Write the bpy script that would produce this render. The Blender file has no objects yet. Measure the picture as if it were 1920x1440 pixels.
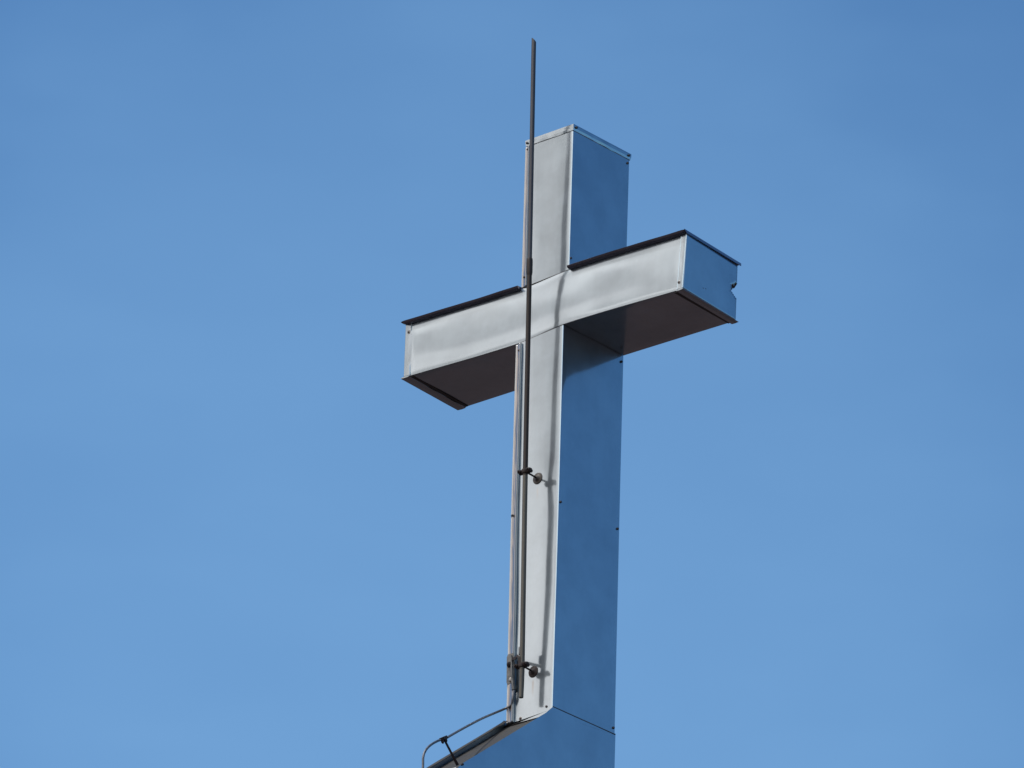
import bpy, bmesh, math, random
from mathutils import Vector, Matrix, noise

random.seed(7)
S = bpy.context.scene
COL = S.collection
ZB = 14.236                      # height of the foot of the cross above the ground

# ------------------------------------------------------------------ camera
cam_d = bpy.data.cameras.new("camera")
cam_d.sensor_width = 36.0
cam_d.lens = 36.0 * 12000.0 / 1920.0
cam_d.clip_start = 0.5
cam_d.clip_end = 20000.0
cam = bpy.data.objects.new("camera", cam_d)
COL.objects.link(cam)
cr = Vector((0.7646371732728734, 0.6436632541869592, 0.032056332583804796))
cu = Vector((0.24420511391378522, -0.3354165927415283, 0.9098678869220623))
cf = Vector((-0.596400750827516, 0.6878904887575621, 0.4136578536535449))
M = Matrix((cr, cu, -cf)).transposed().to_4x4()
M.translation = Vector((20.915351625368817, -24.37173454059294, -12.635887354498315 + ZB))
cam.matrix_world = M
S.camera = cam

# ------------------------------------------------------------------ sun and sky
SUN = Vector((-0.596, -0.688, 1.45)).normalized()
SUN_EL = math.asin(SUN.z)
SUN_AZ = math.atan2(SUN.x, SUN.y)          # clockwise from +Y
sd = bpy.data.lights.new("sun", 'SUN')
sd.energy = 2.0
sd.angle = math.radians(0.53)
sd.color = (1.0, 0.955, 0.88)
sun = bpy.data.objects.new("sun", sd)
sun.rotation_euler = SUN.to_track_quat('Z', 'Y').to_euler()
COL.objects.link(sun)

W = bpy.data.worlds.new("World")
S.world = W
W.use_nodes = True
nt = W.node_tree
nt.nodes.clear()
def N(tree, t, **kw):
    n = tree.nodes.new(t)
    for k, v in kw.items():
        setattr(n, k, v)
    return n
def math_node(tree, op, a, b=None, c=None, clamp=False):
    n = tree.nodes.new('ShaderNodeMath'); n.operation = op; n.use_clamp = clamp
    for i, v in enumerate((a, b, c)):
        if v is None: continue
        if isinstance(v, (int, float)): n.inputs[i].default_value = v
        else: tree.links.new(v, n.inputs[i])
    return n.outputs[0]
def ramp(tree, fac, lo, hi, tmin=0.0, tmax=1.0, kind='SMOOTHSTEP'):
    n = tree.nodes.new('ShaderNodeMapRange'); n.interpolation_type = kind
    tree.links.new(fac, n.inputs['Value'])
    n.inputs['From Min'].default_value = lo; n.inputs['From Max'].default_value = hi
    n.inputs['To Min'].default_value = tmin; n.inputs['To Max'].default_value = tmax
    return n.outputs['Result']
sky = N(nt, 'ShaderNodeTexSky', sky_type='NISHITA')
sky.sun_disc = False
sky.sun_elevation = SUN_EL
sky.sun_rotation = SUN_AZ
sky.altitude = 0
sky.air_density = 1.0
sky.dust_density = 0.6
sky.ozone_density = 2.5
tc = N(nt, 'ShaderNodeTexCoord')
nrm = N(nt, 'ShaderNodeVectorMath', operation='NORMALIZE')
nt.links.new(tc.outputs['Generated'], nrm.inputs[0])
sep = N(nt, 'ShaderNodeSeparateXYZ'); nt.links.new(nrm.outputs[0], sep.inputs[0])
# thin high cloud: a faint veil everywhere, a brighter bank around the sun's side of the sky
n1 = N(nt, 'ShaderNodeTexNoise'); n1.inputs['Scale'].default_value = 9.0
n1.inputs['Detail'].default_value = 4.0; n1.inputs['Roughness'].default_value = 0.45
mp = N(nt, 'ShaderNodeMapping'); mp.inputs['Scale'].default_value = (1.0, 1.0, 2.2)
nt.links.new(nrm.outputs[0], mp.inputs[0]); nt.links.new(mp.outputs[0], n1.inputs['Vector'])
low = ramp(nt, sep.outputs['Z'], 0.56, 0.26)                 # veil thickens towards the horizon
veil = math_node(nt, 'MULTIPLY', low, ramp(nt, n1.outputs['Fac'], 0.25, 0.75, 0.16, 0.24))
# brighter patch near the view centre, imitating lens fall-off towards the corners
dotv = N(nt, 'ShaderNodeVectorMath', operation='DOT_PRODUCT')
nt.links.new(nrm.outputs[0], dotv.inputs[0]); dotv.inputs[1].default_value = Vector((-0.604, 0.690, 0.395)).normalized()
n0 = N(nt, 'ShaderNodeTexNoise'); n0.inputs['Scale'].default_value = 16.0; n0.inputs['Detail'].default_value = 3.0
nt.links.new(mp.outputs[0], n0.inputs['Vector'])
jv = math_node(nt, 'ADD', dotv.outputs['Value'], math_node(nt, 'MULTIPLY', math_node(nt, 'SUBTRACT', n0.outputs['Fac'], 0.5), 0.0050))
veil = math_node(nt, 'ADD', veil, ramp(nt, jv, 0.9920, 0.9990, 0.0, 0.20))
wisp = N(nt, 'ShaderNodeTexNoise'); wisp.inputs['Scale'].default_value = 21.0; wisp.inputs['Detail'].default_value = 3.0
wmap = N(nt, 'ShaderNodeMapping'); wmap.inputs['Scale'].default_value = (0.8, 0.8, 2.0)
nt.links.new(nrm.outputs[0], wmap.inputs[0]); nt.links.new(wmap.outputs[0], wisp.inputs['Vector'])
veil = math_node(nt, 'ADD', veil, ramp(nt, wisp.outputs['Fac'], 0.42, 0.72, 0.0, 0.032))
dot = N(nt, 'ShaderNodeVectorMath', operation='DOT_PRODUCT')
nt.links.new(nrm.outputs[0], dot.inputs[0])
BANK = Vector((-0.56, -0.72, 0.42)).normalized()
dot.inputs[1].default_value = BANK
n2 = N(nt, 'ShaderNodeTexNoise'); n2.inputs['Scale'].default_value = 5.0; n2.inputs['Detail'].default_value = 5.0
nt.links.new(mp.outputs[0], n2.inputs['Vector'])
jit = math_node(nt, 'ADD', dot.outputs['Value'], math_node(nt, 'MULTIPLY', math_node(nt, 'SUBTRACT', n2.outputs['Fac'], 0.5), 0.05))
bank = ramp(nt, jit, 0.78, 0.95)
bg = N(nt, 'ShaderNodeBackground')
SKY_STR = 0.112
bg.inputs['Strength'].default_value = SKY_STR
hue = N(nt, 'ShaderNodeMix', data_type='RGBA', blend_type='MULTIPLY')
hue.inputs['Factor'].default_value = 1.0
nt.links.new(sky.outputs[0], hue.inputs[6]); hue.inputs[7].default_value = (0.54, 0.89, 1.13, 1)
m1 = N(nt, 'ShaderNodeMix', data_type='RGBA')
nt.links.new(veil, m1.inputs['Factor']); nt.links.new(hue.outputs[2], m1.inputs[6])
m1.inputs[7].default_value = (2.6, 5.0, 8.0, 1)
m2 = N(nt, 'ShaderNodeMix', data_type='RGBA')
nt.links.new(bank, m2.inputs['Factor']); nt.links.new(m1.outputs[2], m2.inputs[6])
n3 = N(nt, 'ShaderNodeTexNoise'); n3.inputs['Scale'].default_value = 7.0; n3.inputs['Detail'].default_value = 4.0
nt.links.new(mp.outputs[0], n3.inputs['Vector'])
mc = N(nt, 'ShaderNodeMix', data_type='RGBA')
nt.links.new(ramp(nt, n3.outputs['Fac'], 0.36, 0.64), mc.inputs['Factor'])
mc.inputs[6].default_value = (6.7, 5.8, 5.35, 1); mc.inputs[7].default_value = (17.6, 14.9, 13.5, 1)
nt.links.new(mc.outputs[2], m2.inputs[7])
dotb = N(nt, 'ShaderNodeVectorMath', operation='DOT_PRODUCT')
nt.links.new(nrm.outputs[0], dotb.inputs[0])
dotb.inputs[1].default_value = Vector((0.33, -0.86, 0.38)).normalized()  # second bright bank, added behind the camera to whiten the rounded edges
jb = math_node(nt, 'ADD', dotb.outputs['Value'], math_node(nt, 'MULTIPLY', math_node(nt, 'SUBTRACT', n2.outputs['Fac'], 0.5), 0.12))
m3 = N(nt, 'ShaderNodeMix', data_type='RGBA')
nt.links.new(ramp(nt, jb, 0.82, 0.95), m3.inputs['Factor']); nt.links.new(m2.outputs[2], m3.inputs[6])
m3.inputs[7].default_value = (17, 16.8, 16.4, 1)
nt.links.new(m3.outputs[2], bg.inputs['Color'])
wo = N(nt, 'ShaderNodeOutputWorld'); nt.links.new(bg.outputs[0], wo.inputs[0])

S.view_settings.view_transform = 'Standard'
S.view_settings.look = 'None'
S.view_settings.exposure = 0.0
S.view_settings.gamma = 1.0
S.render.engine = 'CYCLES'

# ------------------------------------------------------------------ materials
def new_mat(name):
    m = bpy.data.materials.new(name); m.use_nodes = True
    t = m.node_tree; t.nodes.clear()
    return m, t
def principled(t, col, metal, rough):
    p = t.nodes.new('ShaderNodeBsdfPrincipled')
    p.inputs['Base Color'].default_value = (*col, 1)
    p.inputs['Metallic'].default_value = metal
    p.inputs['Roughness'].default_value = rough
    return p
def objnoise(t, scale, detail=4.0, stretch=(1, 1, 1), rough=0.5):
    c = t.nodes.new('ShaderNodeTexCoord'); mp = t.nodes.new('ShaderNodeMapping')
    mp.inputs['Scale'].default_value = stretch
    n = t.nodes.new('ShaderNodeTexNoise'); n.inputs['Scale'].default_value = scale
    n.inputs['Detail'].default_value = detail; n.inputs['Roughness'].default_value = rough
    t.links.new(c.outputs['Object'], mp.inputs[0]); t.links.new(mp.outputs[0], n.inputs['Vector'])
    return n.outputs['Fac']
def colramp(t, fac, stops):
    r = t.nodes.new('ShaderNodeValToRGB')
    while len(r.color_ramp.elements) < len(stops): r.color_ramp.elements.new(0.5)
    for e, (p, c) in zip(r.color_ramp.elements, stops):
        e.position = p; e.color = (*c, 1)
    t.links.new(fac, r.inputs[0]); return r.outputs[0]

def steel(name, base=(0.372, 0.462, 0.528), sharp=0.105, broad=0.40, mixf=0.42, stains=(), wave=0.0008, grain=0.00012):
    """polished sheet steel: a fairly clear reflection over a broad, weathered sheen"""
    m, t = new_mat(name)
    a = principled(t, base, 1.0, sharp); b = principled(t, base, 1.0, broad)
    big = objnoise(t, 5.0, 3.0)
    streak = objnoise(t, 14.0, 5.0, (3.0, 3.0, 0.25), 0.6)
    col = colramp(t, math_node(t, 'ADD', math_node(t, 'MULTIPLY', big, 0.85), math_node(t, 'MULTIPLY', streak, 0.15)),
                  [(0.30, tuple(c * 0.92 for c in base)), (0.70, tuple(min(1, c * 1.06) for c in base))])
    cc = col
    for (x, z0, wdt, ln, colr, amt) in stains:              # rust streaks run down from a fixing
        tcn = t.nodes.new('ShaderNodeTexCoord'); sp = t.nodes.new('ShaderNodeSeparateXYZ')
        t.links.new(tcn.outputs['Object'], sp.inputs[0])
        dx = math_node(t, 'ABSOLUTE', math_node(t, 'SUBTRACT', sp.outputs['X'], x))
        fx = ramp(t, dx, wdt, 0.0)
        top = ramp(t, sp.outputs['Z'], z0, z0 - 0.03)
        bot = ramp(t, sp.outputs['Z'], z0 - ln, z0 - 0.03)
        front = math_node(t, 'LESS_THAN', sp.outputs['Y'], 0.05)
        f = math_node(t, 'MULTIPLY', math_node(t, 'MULTIPLY', fx, top), math_node(t, 'MULTIPLY', bot, front))
        f = math_node(t, 'MULTIPLY', f, math_node(t, 'MULTIPLY', streak, amt * 1.6), clamp=True)
        mx = t.nodes.new('ShaderNodeMix'); mx.data_type = 'RGBA'
        t.links.new(f, mx.inputs['Factor']); t.links.new(cc, mx.inputs[6]); mx.inputs[7].default_value = (*colr, 1)
        cc = mx.outputs[2]
    t.links.new(cc, a.inputs['Base Color']); t.links.new(cc, b.inputs['Base Color'])
    t.links.new(ramp(t, streak, 0.3, 0.7, sharp * 0.95, sharp * 1.15), a.inputs['Roughness'])
    bm1 = t.nodes.new('ShaderNodeBump'); bm1.inputs['Distance'].default_value = 1.0; bm1.inputs['Strength'].default_value = 1.0
    h = math_node(t, 'ADD', math_node(t, 'MULTIPLY', objnoise(t, 3.0, 1.0, (1, 1, 0.6)), wave * 0.7),
                  math_node(t, 'MULTIPLY', objnoise(t, 90.0, 2.0, (1, 1, 0.15)), grain * 0.12))
    t.links.new(h, bm1.inputs['Height'])
    t.links.new(bm1.outputs[0], a.inputs['Normal']); t.links.new(bm1.outputs[0], b.inputs['Normal'])
    mxs = t.nodes.new('ShaderNodeMixShader')
    fac = ramp(t, big, 0.3, 0.7, mixf - 0.06, mixf + 0.06)
    t.links.new(fac, mxs.inputs[0]); t.links.new(a.outputs[0], mxs.inputs[1]); t.links.new(b.outputs[0], mxs.inputs[2])
    o = t.nodes.new('ShaderNodeOutputMaterial'); t.links.new(mxs.outputs[0], o.inputs[0])
    return m

def simple(name, c1, c2, scale, metal, rough, stretch=(1, 1, 1), bump=0.0):
    m, t = new_mat(name)
    p = principled(t, c1, metal, rough)
    n = objnoise(t, scale, 5.0, stretch, 0.6)
    t.links.new(colramp(t, n, [(0.35, c1), (0.65, c2)]), p.inputs['Base Color'])
    t.links.new(ramp(t, n, 0.3, 0.7, rough * 0.85, min(1, rough * 1.2)), p.inputs['Roughness'])
    if bump:
        b = t.nodes.new('ShaderNodeBump'); b.inputs['Distance'].default_value = bump
        t.links.new(objnoise(t, scale * 6, 3.0), b.inputs['Height']); t.links.new(b.outputs[0], p.inputs['Normal'])
    o = t.nodes.new('ShaderNodeOutputMaterial'); t.links.new(p.outputs[0], o.inputs[0])
    return m

MAT_STEEL = steel("polished_steel", stains=[(0.0137, 0.215, 0.012, 0.13, (0.27, 0.24, 0.20), 0.6),
                                            (-0.0697, -0.03, 0.010, 0.08, (0.36, 0.28, 0.2), 0.6),
                                            (0.0024, 1.35, 0.010, 0.10, (0.42, 0.38, 0.33), 0.35)])
MAT_TRIM = steel("trim_steel", base=(0.34, 0.345, 0.35), sharp=0.14, broad=0.42, mixf=0.72, wave=0.0010)
MAT_DRIP = steel("drip_steel", base=(0.20, 0.21, 0.27), sharp=0.10, broad=0.35, mixf=0.25)
MAT_SLOPE = simple("weathered_sheet", (0.022, 0.022, 0.022), (0.050, 0.047, 0.042), 12, 0.0, 0.75)
MAT_SEAM = simple("seam_shadow_gap", (0.05, 0.05, 0.055), (0.09, 0.09, 0.09), 30, 0.3, 0.7)
MAT_SCREW = simple("weathered_screw", (0.035, 0.033, 0.045), (0.09, 0.075, 0.07), 60, 0.6, 0.5)
MAT_WASHER = simple("dull_washer", (0.22, 0.22, 0.22), (0.34, 0.34, 0.33), 60, 0.8, 0.45)
MAT_RODL = simple("dark_weathered_rod", (0.018, 0.014, 0.014), (0.034, 0.027, 0.024), 9, 0.35, 0.55, (1, 1, 0.3), 0.0004)
MAT_RODB = simple("olive_grey_rod", (0.075, 0.072, 0.062), (0.115, 0.11, 0.095), 9, 0.4, 0.55, (1, 1, 0.3), 0.0004)
MAT_RODU = simple("grey_rod", (0.050, 0.052, 0.062), (0.080, 0.084, 0.096), 9, 0.5, 0.5, (1, 1, 0.3), 0.0003)
MAT_RUST = simple("rusty_iron", (0.009, 0.006, 0.006), (0.028, 0.015, 0.014), 55, 0.2, 0.65, bump=0.0015)
MAT_RUSTG = simple("dull_iron", (0.035, 0.032, 0.030), (0.09, 0.082, 0.075), 55, 0.5, 0.5, bump=0.001)
MAT_ZINC = simple("dull_zinc", (0.085, 0.09, 0.095), (0.17, 0.175, 0.175), 35, 0.6, 0.5, bump=0.0006)
MAT_CABLE = simple("aluminium_cable", (0.11, 0.12, 0.14), (0.20, 0.21, 0.23), 50, 0.6, 0.45)
MAT_GROUND, gt = new_mat("ground_cover")
gp = principled(gt, (0.07, 0.06, 0.05), 0.0, 0.95)
gt.links.new(colramp(gt, objnoise(gt, 0.09, 6.0, rough=0.6),
    [(0.30, (0.018, 0.018, 0.016)), (0.45, (0.082, 0.038, 0.028)), (0.58, (0.024, 0.020, 0.017)), (0.72, (0.13, 0.062, 0.045))]), gp.inputs['Base Color'])
go = gt.nodes.new('ShaderNodeOutputMaterial'); gt.links.new(gp.outputs[0], go.inputs[0])

# ------------------------------------------------------------------ helpers
def link(name, me, mat, parent=None, smooth=True, offs=(0, 0, 0)):
    o = bpy.data.objects.new(name, me); COL.objects.link(o)
    if mat is not None and not me.materials: me.materials.append(mat)
    for p in me.polygons: p.use_smooth = smooth
    if parent is not None: o.parent = parent
    o.location = offs
    return o
def mesh(name, verts, faces):
    me = bpy.data.meshes.new(name); me.from_pydata([tuple(v) for v in verts], [], faces); me.update()
    bm = bmesh.new(); bm.from_mesh(me); bmesh.ops.recalc_face_normals(bm, faces=bm.faces); bm.to_mesh(me); bm.free()
    return me
def thing(name, label, cat, loc=(0, 0, ZB), group=None):
    o = bpy.data.objects.new(name, None); COL.objects.link(o)
    o.empty_display_size = 0.2; o.location = loc
    o['label'] = label; o['category'] = cat
    if group: o['group'] = group
    return o
def crom(P, t):
    """Catmull-Rom through (param, point) pairs"""
    for i in range(len(P) - 1):
        if t <= P[i + 1][0] or i == len(P) - 2:
            t0, a = P[i]; t1, b = P[i + 1]
            s = (t - t0) / (t1 - t0)
            pa = P[i - 1] if i > 0 else (t0 - (t1 - t0), a - (b - a))
            pb = P[i + 2] if i + 2 < len(P) else (t1 + (t1 - t0), b + (b - a))
            ma = (b - pa[1]) * ((t1 - t0) / (t1 - pa[0])); mb = (pb[1] - a) * ((t1 - t0) / (pb[0] - t0))
            return a * (2*s**3 - 3*s**2 + 1) + ma * (s**3 - 2*s**2 + s) + b * (-2*s**3 + 3*s**2) + mb * (s**3 - s**2)
def rings(corner_lines, ts, r, m, disp, k=3):
    """corner_lines: four lists of (t, Vector), going round the section; returns verts per ring"""
    out = []
    for t in ts:
        C = [crom(L, t) for L in corner_lines]
        cen = sum(C, Vector()) / 4
        ring = []
        for i in range(4):
            A, B = C[i], C[(i + 1) % 4]
            e = (B - A); L = e.length; e.normalize()
            Z = C[(i - 1) % 4]
            n = (A + B) / 2 - cen; n -= e * n.dot(e); n.normalize()
            for j in range(m + 1):
                s = r / L + (1 - 2 * r / L) * j / m
                p = A + e * (s * L)
                ring.append(p + n * disp(i, (j / m), t, p))
            # rounded corner at B
            e2 = (C[(i + 2) % 4] - B).normalized()
            n2 = (B + C[(i + 2) % 4]) / 2 - cen; n2 -= e2 * n2.dot(e2); n2.normalize()
            cc = B - e * r + e2 * r
            for q in range(1, k + 1):
                a = math.pi / 2 * q / (k + 1)
                ring.append(cc + n * (r * math.cos(a)) + n2 * (r * math.sin(a)))
        out.append(ring)
    return out
def skin(ringlist, cap0=True, cap1=True, drop=None):
    n = len(ringlist[0]); V = []; F = []
    for R_ in ringlist: V += R_
    for a in range(len(ringlist) - 1):
        for b in range(n):
            if drop and drop(a, b): continue
            c = (b + 1) % n
            F.append((a*n + b, a*n + c, (a+1)*n + c, (a+1)*n + b))
    for use, idx in ((cap0, 0), (cap1, len(ringlist) - 1)):
        if use:
            base = len(V); V += ringlist[idx]; F.append(tuple(range(base, base + n)))
    return V, F
def tube(points, radii, seg=14, caps=True):
    P = [Vector(p) for p in points]
    if isinstance(radii, (int, float)): radii = [radii] * len(P)
    V = []; F = []
    up = Vector((0, 0, 1)) if abs((P[1] - P[0]).normalized().z) < 0.9 else Vector((1, 0, 0))
    T0 = (P[1] - P[0]).normalized(); nrm_ = (up - T0 * up.dot(T0)).normalized()
    for i, p in enumerate(P):
        T = ((P[min(i+1, len(P)-1)] - P[max(i-1, 0)])).normalized()
        nrm_ = (nrm_ - T * nrm_.dot(T)).normalized(); b = T.cross(nrm_)
        for k in range(seg):
            a = 2 * math.pi * k / seg
            V.append(p + (nrm_ * math.cos(a) + b * math.sin(a)) * radii[i])
    for i in range(len(P) - 1):
        for k in range(seg):
            F.append((i*seg + k, i*seg + (k+1) % seg, (i+1)*seg + (k+1) % seg, (i+1)*seg + k))
    if caps:
        for i in (0, len(P) - 1):
            base = len(V); V += V[i*seg:(i+1)*seg]; F.append(tuple(range(base, base + seg)))
    return V, F
def join(*vf):
    V = []; F = []
    for v, f in vf:
        o = len(V); V += list(v); F += [tuple(i + o for i in q) for q in f]
    return V, F
def lathe(origin, axis, prof, seg=20):
    """prof: (distance along axis, radius)"""
    ax = Vector(axis).normalized(); o = Vector(origin)
    a = ax.orthogonal().normalized(); b = ax.cross(a)
    V = []; F = []
    for h, r in prof:
        for k in range(seg):
            t = 2 * math.pi * k / seg
            V.append(o + ax * h + (a * math.cos(t) + b * math.sin(t)) * r)
    for i in range(len(prof) - 1):
        for k in range(seg):
            F.append((i*seg + k, i*seg + (k+1) % seg, (i+1)*seg + (k+1) % seg, (i+1)*seg + k))
    F.append(tuple(range(seg))); F.append(tuple(range((len(prof)-1)*seg, len(prof)*seg)))
    return V, F
def box(c, ax, ay, az):
    """box from centre and three half-axes"""
    c, ax, ay, az = map(Vector, (c, ax, ay, az))
    V = [c + ax*i + ay*j + az*k for i in (-1, 1) for j in (-1, 1) for k in (-1, 1)]
    return V, [(0,1,3,2), (4,6,7,5), (0,4,5,1), (2,3,7,6), (0,2,6,4), (1,5,7,3)]
def bevel(me, w, seg=2):
    bm = bmesh.new(); bm.from_mesh(me)
    bmesh.ops.bevel(bm, geom=list(bm.edges), offset=w, segments=seg, affect='EDGES', profile=0.5)
    bm.to_mesh(me); bm.free(); return me
def prism(poly, n, th):
    """flat outline poly (Vectors) given thickness th along n"""
    n = Vector(n).normalized(); k = len(poly)
    V = [Vector(p) for p in poly] + [Vector(p) + n * th for p in poly]
    F = [tuple(range(k)), tuple(range(k, 2*k))] + [(i, (i+1) % k, k + (i+1) % k, k + i) for i in range(k)]
    return V, F
def ns(x, y, z): return noise.noise(Vector((x, y, z)))
V_ = Vector

# ------------------------------------------------------------------ ground
gv = []; gf = []
R0 = [0, 40, 120, 400, 1500, 6000]
gv.append((0, 0, 0))
for r in R0[1:]:
    for k in range(48):
        a = 2 * math.pi * k / 48; gv.append((r * math.cos(a), r * math.sin(a), 0))
for k in range(48): gf.append((0, 1 + k, 1 + (k + 1) % 48))
for i in range(len(R0) - 2):
    for k in range(48):
        a = 1 + i*48; gf.append((a + k, a + (k+1) % 48, a + 48 + (k+1) % 48, a + 48 + k))
g = link("ground", mesh("ground", gv, gf), MAT_GROUND, smooth=False); g['kind'] = 'structure'

# ------------------------------------------------------------------ the cross
cross = thing("metal_cross", "polished sheet-metal cross with square box arms, clad in riveted steel", "cross")

def ez(z): return z
# upper post: corner lines front-left, front-right, back-right, back-left
ZT, ZA1, ZA0 = 3.507, 2.606, 2.267
FL = V_((-0.1698, 0.0027, 3.5065)); FR = V_((0.172, -0.0005, 3.5067)); BR = V_((0.1818, 0.4884, 3.5136)); BL = V_((-0.16, 0.4900, 3.5134))
FL1 = V_((-0.1666, 0.0059, 2.5946)); FR1 = V_((0.1755, -0.0022, 2.6138)); BR1 = V_((0.1805, 0.4884, 2.6030)); BL1 = V_((-0.165, 0.4875, 2.6030))
def dent(s, w=1.0): return math.sin(math.pi * s) ** 0.6 * w
def disp_up(i, s, t, p):
    e = dent(s)
    if i == 0:   # front
        a = 0.0045 * ns(p.x * 2.2, 1.3, p.z * 1.6 + 4) + 0.0010 * ns(p.x * 6, 3.3, p.z * 4)
        v = -0.0028 * max(0.0, 1 - s / 0.30) ** 2 * min(1, t / 0.03, (1 - t) / 0.03)
        return a * e + v
    if i == 1: return e * (0.0030 * ns(8.1, p.y * 1.5, p.z * 1.2))
    return e * 0.003 * ns(p.x * 3, p.y * 3, p.z * 2)
ts = [i / 70 for i in range(71)]
L = [[(0, a), (1, b)] for a, b in ((FL1, FL), (FR1, FR), (BR1, BR), (BL1, BL))]
V, F = skin(rings(L, ts, 0.0070, 16, disp_up))
link("upper_post", mesh("upper_post", V, F), MAT_STEEL, cross)

# lower post
FL2 = V_((-0.1850, -0.0011, 2.2535)); FR2 = V_((0.154, -0.0115, 2.2764)); BR2 = V_((0.179, 0.4883, 2.2651)); BL2 = V_((-0.172, 0.4885, 2.2630))
FLm = V_((-0.1790, 0.0005, 1.22)); FRm = V_((0.1590, -0.0100, 1.22)); BRm = V_((0.1815, 0.4900, 1.22)); BLm = V_((-0.168, 0.4900, 1.22))
FL3 = V_((-0.1664, 0.0060, -0.0225)); FR3 = V_((0.1610, -0.0092, -0.0300)); BR3 = V_((0.1885, 0.4905, 0.0000)); BL3 = V_((-0.160, 0.4914, -0.0191))
def disp_low(i, s, t, p):
    e = dent(s)
    if i == 0:
        a = 0.0048 * ns(p.x * 2.0 + 3, 5.3, p.z * 1.3) + 0.0008 * ns(p.x * 6, 7.3, p.z * 3.5)
        v = -0.0030 * max(0.0, 1 - s / 0.34) ** 2 * min(1, t / 0.03, (1 - t) / 0.03)
        # shallow oil-canning beside the upper stand-off
        a += 0.0026 * math.exp(-((p.z - 1.36) / 0.10) ** 2 - ((s - 0.78) / 0.16) ** 2)
        return a * e + v
    if i == 1:
        a = 0.0050 * ns(2.1, p.y * 1.4, p.z * 0.8)
        a += 0.0035 * math.exp(-((p.z - 2.05) / 0.16) ** 2 - (s / 0.22) ** 2)
        return a * e
    return e * 0.003 * ns(p.x * 3, p.y * 3, p.z * 2)
ts = [i / 160 for i in range(161)]
L = [[(0, c), (0.46, b), (1, a)] for a, b, c in ((FL3, FLm, FL2), (FR3, FRm, FR2), (BR3, BRm, BR2), (BL3, BLm, BL2))]
V, F = skin(rings(L, ts, 0.0070, 16, disp_low))
link("lower_post", mesh("lower_post", V, F), MAT_STEEL, cross)

# cross arm, swept from left end to right end, with a bite out of its back edge near the right end
FT = [(0, V_((-1.0192, -0.0005, 2.6063))), (0.42, V_((-0.1666, 0.0050, 2.5936))), (0.585, V_((0.1755, -0.0022, 2.6120))), (1, V_((1.0080, 0.0070, 2.6026)))]
FB = [(0, V_((-1.0173, -0.0013, 2.2742))), (0.42, V_((-0.185, -0.0011, 2.2555))), (0.585, V_((0.154, -0.0100, 2.2786))), (1, V_((0.9890, 0.0003, 2.2645)))]
BB = [(0, V_((-1.0234, 0.4874, 2.2602))), (0.42, V_((-0.172, 0.4880, 2.2650))), (0.585, V_((0.179, 0.4883, 2.2671))), (1, V_((0.9736, 0.4835, 2.2592)))]
BT = [(0, V_((-1.0230, 0.4870, 2.5990))), (0.42, V_((-0.170, 0.4875, 2.5990))), (0.585, V_((0.180, 0.4884, 2.6010))), (1, V_((0.9800, 0.4845, 2.6018)))]
def disp_arm(i, s, t, p):
    e = dent(s) * min(1.0, t / 0.03, (1 - t) / 0.03)
    if i == 0:
        return e * (0.0050 + 0.0075 * ns(p.x * 1.5, 9.3, p.z * 2.6) + 0.0020 * ns(p.x * 4.0, 2.3, p.z * 4.0) - 0.0016 * math.exp(-((s - 0.10) / 0.10) ** 2))
    return e * 0.0075 * ns(p.x * 2.0 + 3, p.y * 2.4, p.z * 2 + i)
m_arm = 12; k_arm = 3; per = m_arm + 1 + k_arm
ts = [i / 120 for i in range(121)]
RG = rings([FB, FT, BT, BB], ts, 0.0035, m_arm, disp_arm, k_arm)
# section order FB->FT (front), FT->BT (top), BT->BB (back), BB->FB (bottom)
def bite(a, b):
    if ts[a] < 0.965: return False
    side, j = divmod(b, per)
    return side == 2 and 4 <= j <= 7 and (ts[a] > 0.975 or j in (5, 6))
V, F = skin(RG, True, False, bite)
link("cross_arm", mesh("cross_arm", V, F), MAT_STEEL, cross)

# right end cap with the same bite, and the torn flap hanging in it
ys_ = [0.0015 + 0.4315 * k / 20 for k in range(21)] + [0.445, 0.458, 0.471, 0.4832]
zf_ = [k / 10 * 0.400 for k in range(11)] + [0.4185, 0.440, 0.4625, 0.485, 0.5075, 0.530, 0.5525, 0.575, 0.590, 0.640] + [0.70 + 0.06 * k for k in range(6)]
gridv = []
for y in ys_:
    v_ = (y - 0.0015) / 0.4817
    lo = V_((0.9890, 0, 2.2665)).lerp(V_((0.9736, 0, 2.2612)), v_); hi = V_((1.0080, 0, 2.6015)).lerp(V_((0.9800, 0, 2.6008)), v_)
    for f_ in zf_:
        p = lo.lerp(hi, f_)
        gridv.append(V_((p.x + 0.001 + 0.0030 * ns(y * 3, p.z * 3, 8.0) * math.sin(math.pi * v_), y, p.z)))
nz = len(zf_)
def in_bite(i, j):
    yc = (ys_[i] + ys_[i + 1]) / 2; fc = (zf_[j] + zf_[j + 1]) / 2
    lo_edge = 0.400 + 0.09 * max(0.0, 1 - (yc - 0.433) / 0.050) ** 1.5 * 0.9 if yc > 0.433 else 9
    hi_edge = 0.600 + 0.03 * (yc - 0.433) / 0.05
    return yc > 0.433 and lo_edge < fc < hi_edge
gridf = [(i*nz + j, i*nz + j + 1, (i+1)*nz + j + 1, (i+1)*nz + j) for i in range(len(ys_) - 1) for j in range(nz - 1) if not in_bite(i, j)]
cap = link("end_cap", mesh("end_cap", gridv, gridf), MAT_STEEL, cross)
sm = cap.modifiers.new("sheet", 'SOLIDIFY'); sm.thickness = 0.002
cap['label'] = "right end plate with a ragged bite out of its rear edge"
fl = [V_((0.9795, 0.4320, 2.4740)), V_((0.9805, 0.4850, 2.4860)), V_((0.9580, 0.4865, 2.4640)), V_((0.9600, 0.4620, 2.4520)), V_((0.9660, 0.4360, 2.4600))]
flap_v = fl + [V_((p.x - 0.002, p.y, p.z + 0.002)) for p in fl]
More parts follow.
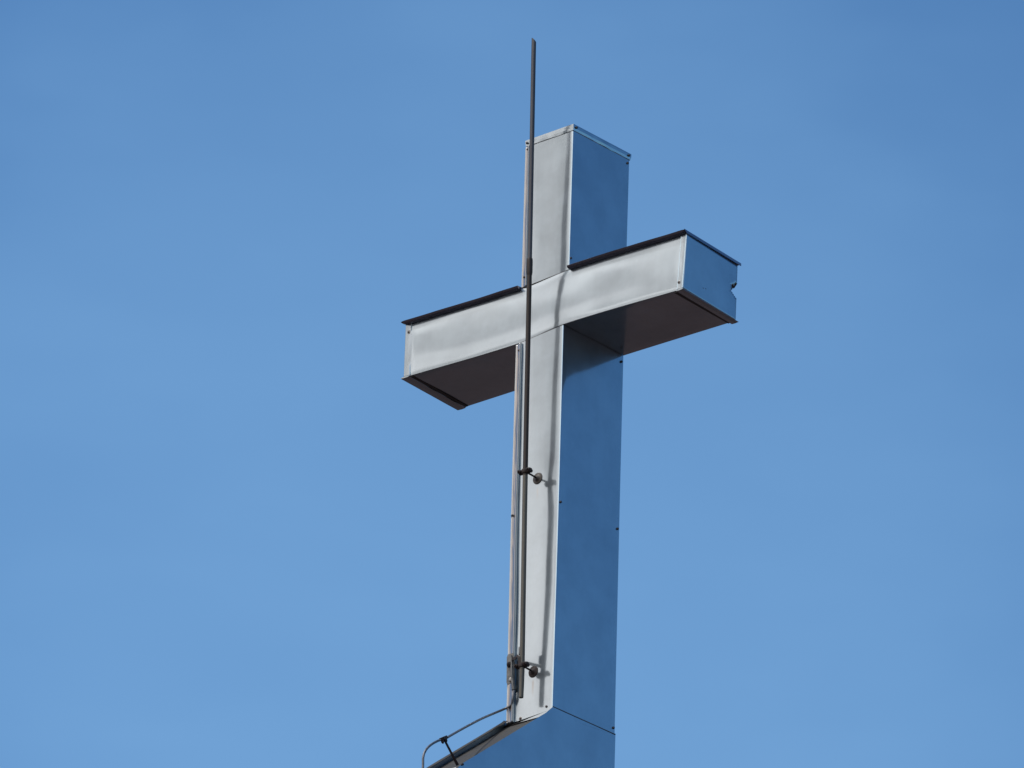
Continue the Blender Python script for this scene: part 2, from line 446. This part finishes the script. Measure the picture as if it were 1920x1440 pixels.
link("torn_flap", mesh("torn_flap", flap_v, [(0,1,2,3,4), (9,8,7,6,5)] + [(i, (i+1) % 5, 5 + (i+1) % 5, 5 + i) for i in range(5)]), MAT_SCREW, cap, False)

# top flashings of the two arm halves: sheet + drip lip
def flashing(x0, x1, lft):
    """sheet laid on an arm; the front edge turns down and in as a drip"""
    n = 40; V = []; F = []
    prof = [(0.505, 0.010), (-0.004, 0.010), (-0.033, 0.0085), (-0.0340, 0.0070), (-0.0290, -0.003), (-0.022, -0.0060), (-0.004, -0.0085), (0.002, -0.001), (0.502, 0.003)]
    for i in range(n + 1):
        xb_ = x0 + (x1 - x0) * i / n
        t = (xb_ + 1.0192) / (1.0 + 1.0192)
        f = crom(FT, max(0, min(1, t))); b = crom(BT, max(0, min(1, t)))
        for (y, z) in prof:
            s = min(1, max(0, (y + 0.03) / 0.5))
            x = x0 + (x1 - (0.0 if lft else 0.028) * s - x0) * i / n
            wob = 0.0018 * ns(x * 5, y * 2 + 3, 1.0)
            z = 0.004 + (z - 0.004) * (0.30 if (i == 0 and lft) or (i == n and not lft) else 1.0)
            V.append(V_((x, y + f.y * (1 - s), (f.z * (1 - s) + b.z * s) + z + wob)))
    k = len(prof)
    for i in range(n):
        for j in range(k):
            F.append((i*k + j, i*k + (j+1) % k, (i+1)*k + (j+1) % k, (i+1)*k + j))
    for i in (0, n):
        base = len(V); V += V[i*k:(i+1)*k]; F.append(tuple(range(base, base + k)))
    return mesh("top_flashing", V, F)
link("top_flashing", flashing(-1.032, -0.176, True), MAT_DRIP, cross, False)
link("top_flashing", flashing(0.186, 1.0115, False), MAT_DRIP, cross, False)
# short return of the right flashing, folded down over the end plate
rt = [V_((1.013, -0.030, 2.6100)), V_((0.9855, 0.505, 2.6140)), V_((0.9840, 0.508, 2.600)), V_((1.0115, -0.006, 2.594))]
link("flashing_return", mesh("flashing_return", *prism(rt, (1, 0.05, 0), 0.003)), MAT_DRIP, cross, False)

# under-lips at the two arm ends
def under_lip(xa, xb, x_out, z0, zb_, yb):
    """a folded strip across the underside; xa..xb its width, x_out its outer tip"""
    s = 1 if xb > xa else -1
    prof = [(xb - s * 0.036, 0.001), (xb - s * 0.034, -0.0045), (xb - s * 0.010, -0.0060), (x_out, -0.0035), (x_out - s * 0.002, -0.0005), (xb, 0.0035)]
    V = []; F = []; n = 24; k = len(prof)
    for i in range(n + 1):
        v = i / n; y = -0.010 + (yb + 0.012) * v
        zc = z0 + (zb_ - z0) * v
        for j, (x, dz) in enumerate(prof):
            V.append(V_((x + 0.0015 * ns(y * 7, j, 2.0) - s * 0.013 * v * (1 if s > 0 else -0.3), y, zc + dz + 0.0012 * ns(y * 6, j * 0.3, 5.0))))
    for i in range(n):
        for j in range(k): F.append((i*k + j, i*k + (j+1) % k, (i+1)*k + (j+1) % k, (i+1)*k + j))
    for i in (0, n):
        base = len(V); V += V[i*k:(i+1)*k]; F.append(tuple(range(base, base + k)))
    return mesh("under_lip", V, F)
link("under_lip", under_lip(-0.930, -1.012, -1.036, 2.2722, 2.2600, 0.487), MAT_STEEL, cross, False)
link("under_lip", under_lip(0.905, 0.985, 0.998, 2.2640, 2.2590, 0.495), MAT_STEEL, cross, False)

for xa_, xb2, za_, zb2 in ((-0.974, -0.956, 2.2735, 2.2612), (0.924, 0.950, 2.2640, 2.2600)):      # dark open fold beside each lip
    q = [V_((xa_, 0.004, za_)), V_((xb2, 0.004, za_ - 0.0008)), V_((xb2, 0.482, zb2 - 0.001)), V_((xa_, 0.482, zb2 - 0.001))]
    link("fold_gap", mesh("fold_gap", *prism(q, (0, 0, -1), 0.0025)), MAT_SEAM, cross, False)

# folded laps: strips standing slightly proud of the front with rolled hems
def lap(name, line, width, z_noise, tilt, proud, r=0.0042, seed=0.0, n=120, hem=(True, True), wave=0.0012):
    """line(t)->corner point on the left edge going down; width(t); strip runs towards +x"""
    V = []; F = []; k = None
    for i in range(n + 1):
        t = i / n; p = line(t); w = width(t)
        w += 0.0022 * ns(seed, p.z * 2.2, 4.0)
        yl = -proud; yr = -proud - tilt * w
        prof = []
        if hem[0]:
            for q in range(7):
                a = math.pi * 0.55 + math.pi * 1.0 * q / 6
                prof.append((-0.001 + r * math.cos(a), yl + r * (-abs(math.sin(a))) if False else yl - r * math.sin(math.pi * q / 6)))
        else:
            prof += [(-0.0015, 0.001), (-0.0015, yl)]
        x_s = r + 0.002 if hem[0] else 0.0
        for q in range(7):
            u = q / 6; x = x_s + (w - 2 * r - x_s) * u
            y = yl + (yr - yl) * u + math.sin(math.pi * u) * (wave * 0.5 + wave * (ns(seed + u * 2.0, p.z * 5.5, 1.0) + 0.6 * ns(seed, p.z * 14 + u, 2.0)))
            prof.append((x, y))
        if hem[1]:
            for q in range(7):
                a = math.pi - math.pi * q / 6
                prof.append((w - r + r * math.cos(a), yr - r * math.sin(a)))
        prof += [(w, 0.0090), (w - 0.004, 0.0100)]
        if hem[0]: prof = [(-0.004, 0.002)] + prof
        k = len(prof)
        for x, y in prof: V.append(V_((p.x + x, p.y + y, p.z)))
    for i in range(n):
        for j in range(k - 1): F.append((i*k + j, i*k + j + 1, (i+1)*k + j + 1, (i+1)*k + j))
    F += [tuple(range(k)), tuple(range(n*k, (n+1)*k))]
    return mesh(name, V, F)
def line_up(t): return FL.lerp(FL1, t) + V_((-0.001, 0, -0.035 * (1 - t)))
def line_low(t): return crom([(0, FL2), (0.46, FLm), (1, FL3)], t) + V_((-0.001, 0, 0.010 * t - 0.004 * (1 - t)))
link("corner_lap", lap("corner_lap", line_up, lambda t: 0.027 + 0.008 * t, 0, 0.28, 0.003, r=0.0026, seed=1.7, wave=0.0026), MAT_TRIM, cross)
link("corner_lap", lap("corner_lap", line_low, lambda t: 0.036 + 0.012 * t, 0, 0.28, 0.003, r=0.0028, seed=6.1, n=260, wave=0.0034), MAT_TRIM, cross)
link("arm_lap", lap("arm_lap", lambda t: V_((-1.0192, -0.001, 2.6025)).lerp(V_((-1.0173, -0.0018, 2.2770)), t) + V_((-0.0005, 0, 0)),
                    lambda t: 0.046, 0, 0.02, 0.0022, r=0.0011, seed=3.3, n=50, hem=(False, True), wave=0.0004), MAT_STEEL, cross)
link("arm_lap", lap("arm_lap", lambda t: V_((0.9690, 0.0055, 2.5995)).lerp(V_((0.9520, -0.0005, 2.2690)), t),
                    lambda t: 0.0375, 0, -0.01, 0.0022, r=0.0011, seed=8.3, n=50, hem=(True, False), wave=0.0004), MAT_STEEL, cross)

# cap trim round the top of the upper post: upright, then pinched in at its lower hem
def cap_trim():
    prof = [(0.0060, 0.006), (0.0062, -0.002), (0.0055, -0.017), (0.0025, -0.030), (0.0012, -0.033), (0.0005, -0.030)]
    C = [FL, FR, BR, BL]; V = []; F = []
    sub = 24; loop = []
    cen = sum(C, V_()) / 4
    for i in range(4):
        A, B = C[i], C[(i+1) % 4]; pv = C[i-1]
        e = (B - A).normalized(); ep = (A - pv).normalized()
        n = V_((e.y, -e.x, 0)).normalized(); np_ = V_((ep.y, -ep.x, 0)).normalized()
        for j in range(sub):
            loop.append((A.lerp(B, j / sub), (n + np_) if j == 0 else n, j == 0, i, j / sub))
    for (p, n, cnr, side, s) in loop:
        for q, (o, z) in enumerate(prof):
            w = 0.0018 * ns(p.x * 12, p.y * 12, q * 0.35) * math.sin(math.pi * s) if q >= 2 else 0
            V.append(V_((p.x, p.y, p.z + z + w * 0.7)) + n * (o + w))
    k = len(prof); m = len(loop)
    for i in range(m):
        for j in range(k - 1):
            F.append((i*k + j, i*k + j + 1, ((i+1) % m)*k + j + 1, ((i+1) % m)*k + j))
    F.append(tuple(i*k for i in range(m)))
    return mesh("cap_trim", V, F)
link("cap_trim", cap_trim(), MAT_STEEL, cross, False)

# seams across the front where the post sheets meet the arm
def seam(a, b, w):
    a, b = V_(a), V_(b); d = (b - a).normalized()
    return join(tube([a, b], w, 6))
link("seam", mesh("seam", *seam((-0.150, 0.0038, 2.5955), (0.176, -0.0012, 2.6110), 0.0026)), MAT_SEAM, cross)
link("seam", mesh("seam", *seam((-0.180, 0.0000, 2.2560), (0.156, -0.0105, 2.2772), 0.0024)), MAT_SEAM, cross)

# screw heads
def screw(p, n, r=0.0085, washer=False, name="screw", parent=None, mat=None):
    n = V_(n).normalized(); p = V_(p); r *= 0.85
    root = link(name, mesh(name, *lathe((0, 0, 0), n, [(-0.001, r), (r*0.35, r), (r*0.75, r*0.8), (r*0.95, r*0.4), (r*0.98, 0.0003)], 10)), mat or MAT_SCREW, parent, True, p)
    if washer:
        w = link("washer", mesh("washer", *lathe((0, 0, 0), n, [(-0.001, r*1.7), (0.0012, r*1.7), (0.0018, r*1.5)], 18)), MAT_WASHER, root)
    return root
SX = (1, 0, 0); SY = (0, -1, 0)
for p, n, r, wsh in [((0.175, 0.010, 2.6855), SX, 0.0085, False), ((0.1905, 0.470, 3.502), SX, 0.0085, False), ((0.1822, 0.470, 3.456), SX, 0.0085, False),
                     ((0.1805, 0.476, 2.890), SX, 0.006, False), ((0.1805, 0.466, 2.222), SX, 0.0085, False), ((0.1620, 0.004, 1.214), SX, 0.0085, False),
                     ((0.1820, 0.470, 1.212), SX, 0.0085, False), ((0.1885, 0.474, 0.038), SX, 0.0085, False),
                     ((0.1815, 0.016, 3.496), SX, 0.0090, False),
                     ((-0.160, -0.007, 3.492), SY, 0.0085, False), ((-0.156, -0.005, 3.452), SY, 0.0075, False), ((-0.150, -0.0035, 2.655), SY, 0.0075, False),
                     ((-0.165, -0.008, 2.208), SY, 0.0080, False), ((-0.172, -0.008, 1.213), SY, 0.0085, False),
                     ((-0.0697, 0.0015, -0.002), SY, 0.0085, True), ((0.1180, -0.0075, 0.022), SY, 0.0085, False),
                     ((-0.9950, -0.004, 2.5495), SY, 0.0075, True), ((0.9640, -0.0015, 2.312), SY, 0.0075, True),
                     ((0.9865, 0.1790, 2.3393), SX, 0.0035, False), ((0.9855, 0.2020, 2.3440), SX, 0.0035, False)]:
    screw(p, n, r, wsh, parent=cross)

# ------------------------------------------------------------------ steeple under the cross
steeple = thing("steeple", "steel-clad steeple top flaring forward below the cross, blue with reflected sky", "steeple", (0, 0, 0))
H = ZB
def P3(x, y, z): return V_((x, y, z + H))
# profile in the y-z plane: back edge, top, slope, front edge
def steeple_side(x_of, n=1): pass
yb = 0.4925; ys = -0.0085; yf = -0.775; z_s = 0.0; z_f = -0.578
zg = -H
def disp_st(y, z, seed): return 0.0035 * ns(y * 1.3 + seed, z * 1.1, seed)
def wall_grid(x, sgn, name):
    """side wall as a grid: z rows from the foot to the top, y from back to the (sloping) front"""
    zs = []
    z = 0.010
    while z > -3.0: zs.append(z); z -= 0.05
    zs += [-3.5, -5, -8, -11, zg]
    V = []; F = []; m = 26
    for z in zs:
        if z > z_f: yfr = ys + (yf - ys) * ((z_s - z) / (z_s - z_f)) if z < z_s else ys
        else: yfr = yf
        for j in range(m + 1):
            y = yb + (yfr - yb) * j / m
            e = 1.0 if 0 < j < m else 0.0
            xx = x(y, z)
            V.append(P3(xx + sgn * e * disp_st(y, z, 3.0) * min(1, (0.010 - z) / 0.2), y, z))
    for i in range(len(zs) - 1):
        for j in range(m): F.append((i*(m+1) + j, i*(m+1) + j + 1, (i+1)*(m+1) + j + 1, (i+1)*(m+1) + j))
    return V, F
xr = lambda y, z: 0.1625 + 0.026 * max(0, min(1, (y + 0.01) / 0.5))
xl = lambda y, z: -0.1800
VR, FR_ = wall_grid(xr, 1, "r"); VL, FL_ = wall_grid(xl, -1, "l")
link("side_panel", mesh("side_panel", VR, FR_), MAT_STEEL, steeple)
link("side_panel", mesh("side_panel", VL, FL_), MAT_STEEL, steeple)
def sheet(a, b, c, d, nu, nv, nrm__, amp, seed):
    V = []; F = []
    for i in range(nu + 1):
        for j in range(nv + 1):
            u, v = i / nu, j / nv
            p = a.lerp(b, u).lerp(d.lerp(c, u), v)
            e = math.sin(math.pi * u) ** .5 * math.sin(math.pi * v) ** .5 if 0 < u < 1 and 0 < v < 1 else 0
            V.append(p + V_(nrm__) * (amp * e * ns(p.x * 3 + seed, p.y * 3, p.z * 2.5)))
    for i in range(nu):
        for j in range(nv): F.append((i*(nv+1) + j, (i+1)*(nv+1) + j, (i+1)*(nv+1) + j + 1, i*(nv+1) + j + 1))
    return V, F
dn = V_((0, 0.602, -0.798)) * 0.030
link("sloped_panel", mesh("sloped_panel", *sheet(P3(-0.178, ys, z_s) + dn, P3(0.1605, ys, z_s) + dn, P3(0.1605, yf, z_f) + dn, P3(-0.178, yf, z_f) + dn, 16, 30, (0, -.6, .8), 0.005, 2.0)), MAT_SLOPE, steeple)
link("front_panel", mesh("front_panel", *sheet(P3(xl(0,0), yf, z_f), P3(0.1625, yf, z_f), P3(0.1625, yf, zg), P3(xl(0,0), yf, zg), 12, 60, (0, -1, 0), 0.004, 5.0)), MAT_STEEL, steeple)
link("back_panel", mesh("back_panel", *sheet(P3(xl(0,0), yb, 0.01), P3(0.1885, yb, 0.01), P3(0.1885, yb, zg), P3(xl(0,0), yb, zg), 12, 60, (0, 1, 0), 0.004, 7.0)), MAT_STEEL, steeple)
link("top_panel", mesh("top_panel", [P3(-.18, ys, -0.022), P3(.16, ys, -0.002), P3(.187, yb, 0.0), P3(-.18, yb, -0.022)], [(0, 1, 2, 3)]), MAT_SEAM, steeple, False)
# rounded front corner beads and the raised hems along the slope
link("corner_bead", mesh("corner_bead", *tube([P3(0.1610, yf + 0.002, z_f - 0.005), P3(0.1610, yf + 0.002, zg)], 0.0035, 12)), MAT_TRIM, steeple)
link("corner_bead", mesh("corner_bead", *tube([P3(-0.1785, yf + 0.002, z_f - 0.005), P3(-0.1785, yf + 0.002, zg)], 0.0035, 12)), MAT_TRIM, steeple)
sn = V_((0, -0.602, 0.798))
def slope_strip(x0, x1, h, y0, y1, name):
    V = []; F = []; n = 30
    for i in range(n + 1):
        y = y0 + (y1 - y0) * i / n
        z = z_s + (z_f - z_s) * (y - ys) / (yf - ys)
        for (x, k) in ((x0, -0.001), (x0, h * 0.4), (x0 + 0.004, h), (x1 - 0.006, h * 0.8), (x1, h * 0.3), (x1, -0.001)):
            V.append(P3(x, y, z) + sn * (k + 0.001 * ns(y * 6, x * 20, 3)))
    for i in range(n):
        for j in range(5): F.append((i*6 + j, i*6 + j + 1, (i+1)*6 + j + 1, (i+1)*6 + j))
    F += [tuple(range(6)), tuple(range(n*6, n*6 + 6))]
    return mesh(name, V, F)
link("slope_hem", slope_strip(-0.184, -0.150, 0.005, -0.010, yf, "slope_hem"), MAT_SLOPE, steeple, False)
link("apron", mesh("apron", *sheet(P3(-0.1660, 0.0080, -0.026), P3(0.1600, -0.0080, -0.033), P3(0.1600, -0.0170, -0.075), P3(-0.1660, -0.0100, -0.085), 16, 4, (0, -1, 0), 0.002, 9.0)), MAT_STEEL, steeple)
# seam line between lower post and steeple on the side
link("seam", mesh("seam", *tube([P3(0.1625, -0.008, 0.0125), P3(0.1895, 0.4905, 0.0040)], 0.0028, 6)), MAT_SEAM, steeple)
link("seam", mesh("seam", *tube([P3(-0.165, 0.004, -0.0225), P3(0.02, -0.0035, -0.0255), P3(0.158, -0.0095, -0.0310)], 0.0024, 6)), MAT_SEAM, steeple)
screw((0.1645, -0.727, -0.5474 + H), SX, 0.0085, parent=steeple)

# ------------------------------------------------------------------ lightning rod
rod = thing("lightning_rod", "slender dark lightning rod held off the front of the cross by two brackets", "lightning rod", (0.003, -0.0864, ZB + 0.075))
RO = V_((0.003, -0.0864, 0.075))
def rp(y, z, x=0.003): return V_((x, y, z)) - RO
def rod_y(z):
    return crom([(0.075, V_((-0.0862, 0, 0))), (0.26, V_((-0.0868, 0, 0))), (1.394, V_((-0.1146, 0, 0))), (2.62, V_((-0.1378, 0, 0))), (4.04, V_((-0.1683, 0, 0)))], z).x
def rod_seg(z0, z1, r, n): return [(rp(rod_y(z0 + (z1-z0)*i/n), z0 + (z1-z0)*i/n)) for i in range(n + 1)]
P = rod_seg(0.075, 1.37, 0, 16)
link("lower_tube", mesh("lower_tube", *tube([P[0] + V_((0, 0, 0))] + P[1:], [0.0128] + [0.0142] * 16, 16)), MAT_RODB, rod)
P = rod_seg(1.37, 2.585, 0, 16)
link("middle_tube", mesh("middle_tube", *tube(P, 0.0142, 16)), MAT_RODL, rod)
P = rod_seg(2.66, 4.00, 0, 16)
vv, ff = tube(P, 0.0132, 16)
# chisel-cut tip
top = rp(rod_y(4.02), 4.02)
for idx in list(range(16*16, 17*16)) + list(range(len(vv) - 16, len(vv))):
    d = (vv[idx] - P[-1]); s = d.dot(cr) / 0.0132
    vv[idx] = vv[idx] + V_((0, 0, 0.026 - 0.014 * s))
link("upper_tube", mesh("upper_tube", vv, ff), MAT_RODU, rod)
P = [rp(rod_y(z), z) for z in (2.572, 2.578, 2.59, 2.66, 2.672, 2.676)]
link("coupling_sleeve", mesh("coupling_sleeve", *tube(P, [0.0146, 0.0160, 0.0176, 0.0176, 0.0168, 0.0140], 16)), MAT_RODL, rod)

def standoff(z_clamp, foot, yface, stemmat, footmat, big):
    """clamp on the rod, threaded stem, round foot on the sheet"""
    yc = rod_y(z_clamp); c = rp(yc, z_clamp)
    f = V_((foot[0], yface, foot[1])) - RO
    n = V_((0, -1, 0))
    b = link("standoff_bracket", mesh("standoff_bracket", *tube([f, f.lerp(c, 0.5), c + (c - f).normalized() * -0.012], 0.0052, 10)), stemmat, rod)
    link("foot_disc", mesh("foot_disc", *lathe(f, n, [(0.000, 0.0325), (0.0035, 0.034), (0.0065, 0.0325), (0.0075, 0.027), (0.0070, 0.024), (0.0090, 0.0215), (0.0095, 0.012), (0.016, 0.0095), (0.018, 0.005)], 28)), footmat, b)
    # two half shells gripping the rod with bolt ears on either side
    vf = lathe(c + V_((0, 0, -0.013)), (0, 0, 1), [(0, 0.0185), (0.002, 0.0200), (0.024, 0.0200), (0.026, 0.0185)], 18)
    ear = box(c, (0.040, 0, 0), (0, 0.0095, 0), (0, 0, 0.0125))
    cl = link("clamp", bevel(mesh("clamp", *join(vf, ear)), 0.0012, 1), MAT_RUST, b)
    for s in (-1, 1):
        q = c + V_((s * 0.031, 0.016, 0))
        vb = lathe(q, (0, -1, 0), [(0, 0.0105), (0.007, 0.0105), (0.0072, 0.006), (0.026, 0.006), (0.0262, 0.0115), (0.035, 0.0115), (0.037, 0.007), (0.044, 0.0055)], 6)
        link("bolt", mesh("bolt", *vb), MAT_RUST, b, False)
    return b
standoff(1.394, (0.0024, 1.3903), -0.0045, MAT_RUST, MAT_RUSTG, 1)
standoff(0.2606, (0.0137, 0.2492), -0.0005, MAT_RUST, MAT_RUST, 1)
# flat bonding strap from the rod to the connector plate, with its small clamping block
y0 = rod_y(0.30)
vf1 = box(rp(y0 + 0.006, 0.352, -0.016), (0.010, 0, 0), (0, 0.008, 0), (0, 0, 0.024))
link("clamping_block", bevel(mesh("clamping_block", *vf1), 0.004, 2), MAT_ZINC, rod)
sp = [rp(y0 - 0.014, 0.272, -0.004), rp(y0 - 0.014, 0.305, -0.006), rp(y0 - 0.006, 0.322, -0.030), rp(-0.045, 0.338, -0.080), rp(-0.018, 0.350, -0.135)]
def ribbon(pts, w, th):
    V = []; F = []
    for i, p in enumerate(pts):
        T = (pts[min(i+1, len(pts)-1)] - pts[max(i-1, 0)]).normalized()
        n = T.cross(w[i] if isinstance(w, list) else w).normalized()
        ww = w[i] if isinstance(w, list) else w
        for a, b in ((-1, -1), (1, -1), (1, 1), (-1, 1)): V.append(p + ww * a + n * th * b)
    for i in range(len(pts) - 1):
        for j in range(4): F.append((i*4 + j, i*4 + (j+1) % 4, (i+1)*4 + (j+1) % 4, (i+1)*4 + j))
    F += [(0,1,2,3), tuple(range(len(V) - 4, len(V)))]
    return V, F
w = [V_((0.008, 0, 0)), V_((0.008, 0, 0.002)), V_((0.003, 0, 0.008)), V_((0, 0, 0.0085)), V_((0, 0, 0.0085))]
link("bonding_strap", mesh("bonding_strap", *ribbon(sp, w, 0.0022)), MAT_RUST, rod, False)

# ------------------------------------------------------------------ connector plate and grounding cable
plate = thing("connector_plate", "small grey metal plate bolted on the cross's left edge near its foot", "plate", (-0.138, -0.006, ZB + 0.21))
PO = V_((-0.160, -0.006, 0.21))
pl = [V_((-0.188, -0.016, 0.372)), V_((-0.180, -0.016, 0.386)), V_((-0.142, -0.016, 0.386)), V_((-0.137, -0.016, 0.372)), V_((-0.134, -0.016, 0.235)), V_((-0.150, -0.016, 0.213)), V_((-0.176, -0.016, 0.207)), V_((-0.184, -0.016, 0.222))]
link("plate_body", bevel(mesh("plate_body", *prism([p - PO for p in pl], (0, -1, 0), 0.005)), 0.001, 1), MAT_ZINC, plate, False)
b1 = lathe(V_((-0.1625, -0.020, 0.3205)) - PO, (0, -1, 0), [(0, 0.019), (0.004, 0.019), (0.0042, 0.015), (0.014, 0.0145), (0.017, 0.010), (0.022, 0.0065)], 6)
link("bolt", mesh("bolt", *b1), MAT_RUST, plate, False)
b2 = lathe(V_((-0.153, -0.020, 0.2320)) - PO, (0, -1, 0), [(0, 0.0145), (0.003, 0.0145), (0.0065, 0.011), (0.008, 0.004)], 14)
link("bolt", mesh("bolt", *b2), MAT_WASHER, plate)

CP = [(-0.112, -0.016, 0.18), (-0.113, -0.015, 0.146), (-0.119, -0.016, 0.1158), (-0.132, -0.0112, 0.0873), (-0.174, -0.0144, 0.0742), (-0.188, -0.0891, 0.0255), (-0.15, -0.2402, -0.0657), (-0.04, -0.5099, -0.2324), (0.07, -0.7228, -0.3617), (0.13, -0.8282, -0.424), (0.15, -0.9174, -0.4735),
      (0.15, -0.9749, -0.5172), (0.15, -1.0089, -0.5579), (0.15, -1.0236, -0.5984),
      (0.15, -1.0223, -0.6576), (0.15, -1.020, -0.90), (0.15, -1.022, -2.0), (0.15, -1.018, -4.0), (0.15, -1.02, -8.0), (0.15, -1.02, -H)]
cable = thing("grounding_cable", "thin grey cable curving from the plate over the sloped steeple to the lower left", "cable", (0.15, -1.02, 0))
CO = V_((0.15, -1.02, -H))
cpt = [(i, V_(p) - CO) for i, p in enumerate(CP)]
dense = [crom(cpt, k / 6) for k in range(6 * (len(CP) - 1) + 1)]
link("cable_line", mesh("cable_line", *tube(dense, 0.0066, 12)), MAT_CABLE, cable)
lp = [V_((-0.130, -0.0245, 0.372)), V_((-0.126, -0.026, 0.330)), V_((-0.120, -0.024, 0.250)), V_((-0.112, -0.016, 0.170))]
link("cable_lug", mesh("cable_lug", *tube([p - CO for p in lp], [0.0045, 0.0060, 0.0088, 0.0115], 12)), MAT_ZINC, cable)

# holder that lifts the cable off the slope
holder = thing("cable_holder", "short dark stand-off post with a clip gripping the cable above the slope", "bracket", (0.14, -0.738, ZB - 0.548))
HO = V_((0.14, -0.738, -0.548))
hd = V_((0.14, -0.8520, -0.4415)); ft = V_((0.14, -0.738, -0.5490))
link("holder_stem", mesh("holder_stem", *tube([ft - HO, (ft.lerp(hd, 0.5)) - HO, hd - HO], [0.0085, 0.0062, 0.0062], 10)), MAT_RUST, holder)
cd = (V_(CP[10]) - V_(CP[8])).normalized(); up_n = (hd - ft).normalized()
side_n = cd.cross(up_n).normalized()
b = box(hd - HO + up_n * 0.008, cd * 0.036, side_n * 0.013, up_n * 0.0085)
link("holder_clip", bevel(mesh("holder_clip", *b), 0.003, 2), MAT_RUST, holder, False)
for s in (-1, 1):
    q = hd - HO + cd * (0.030 * s) + up_n * 0.012
    bb = lathe(q, -up_n + V_((0, 0, -0.6)), [(0, 0.010), (0.010, 0.010), (0.0105, 0.0085), (0.022, 0.008), (0.030, 0.0035)], 6)
    link("bolt", mesh("bolt", *bb), MAT_RUST, holder, False)
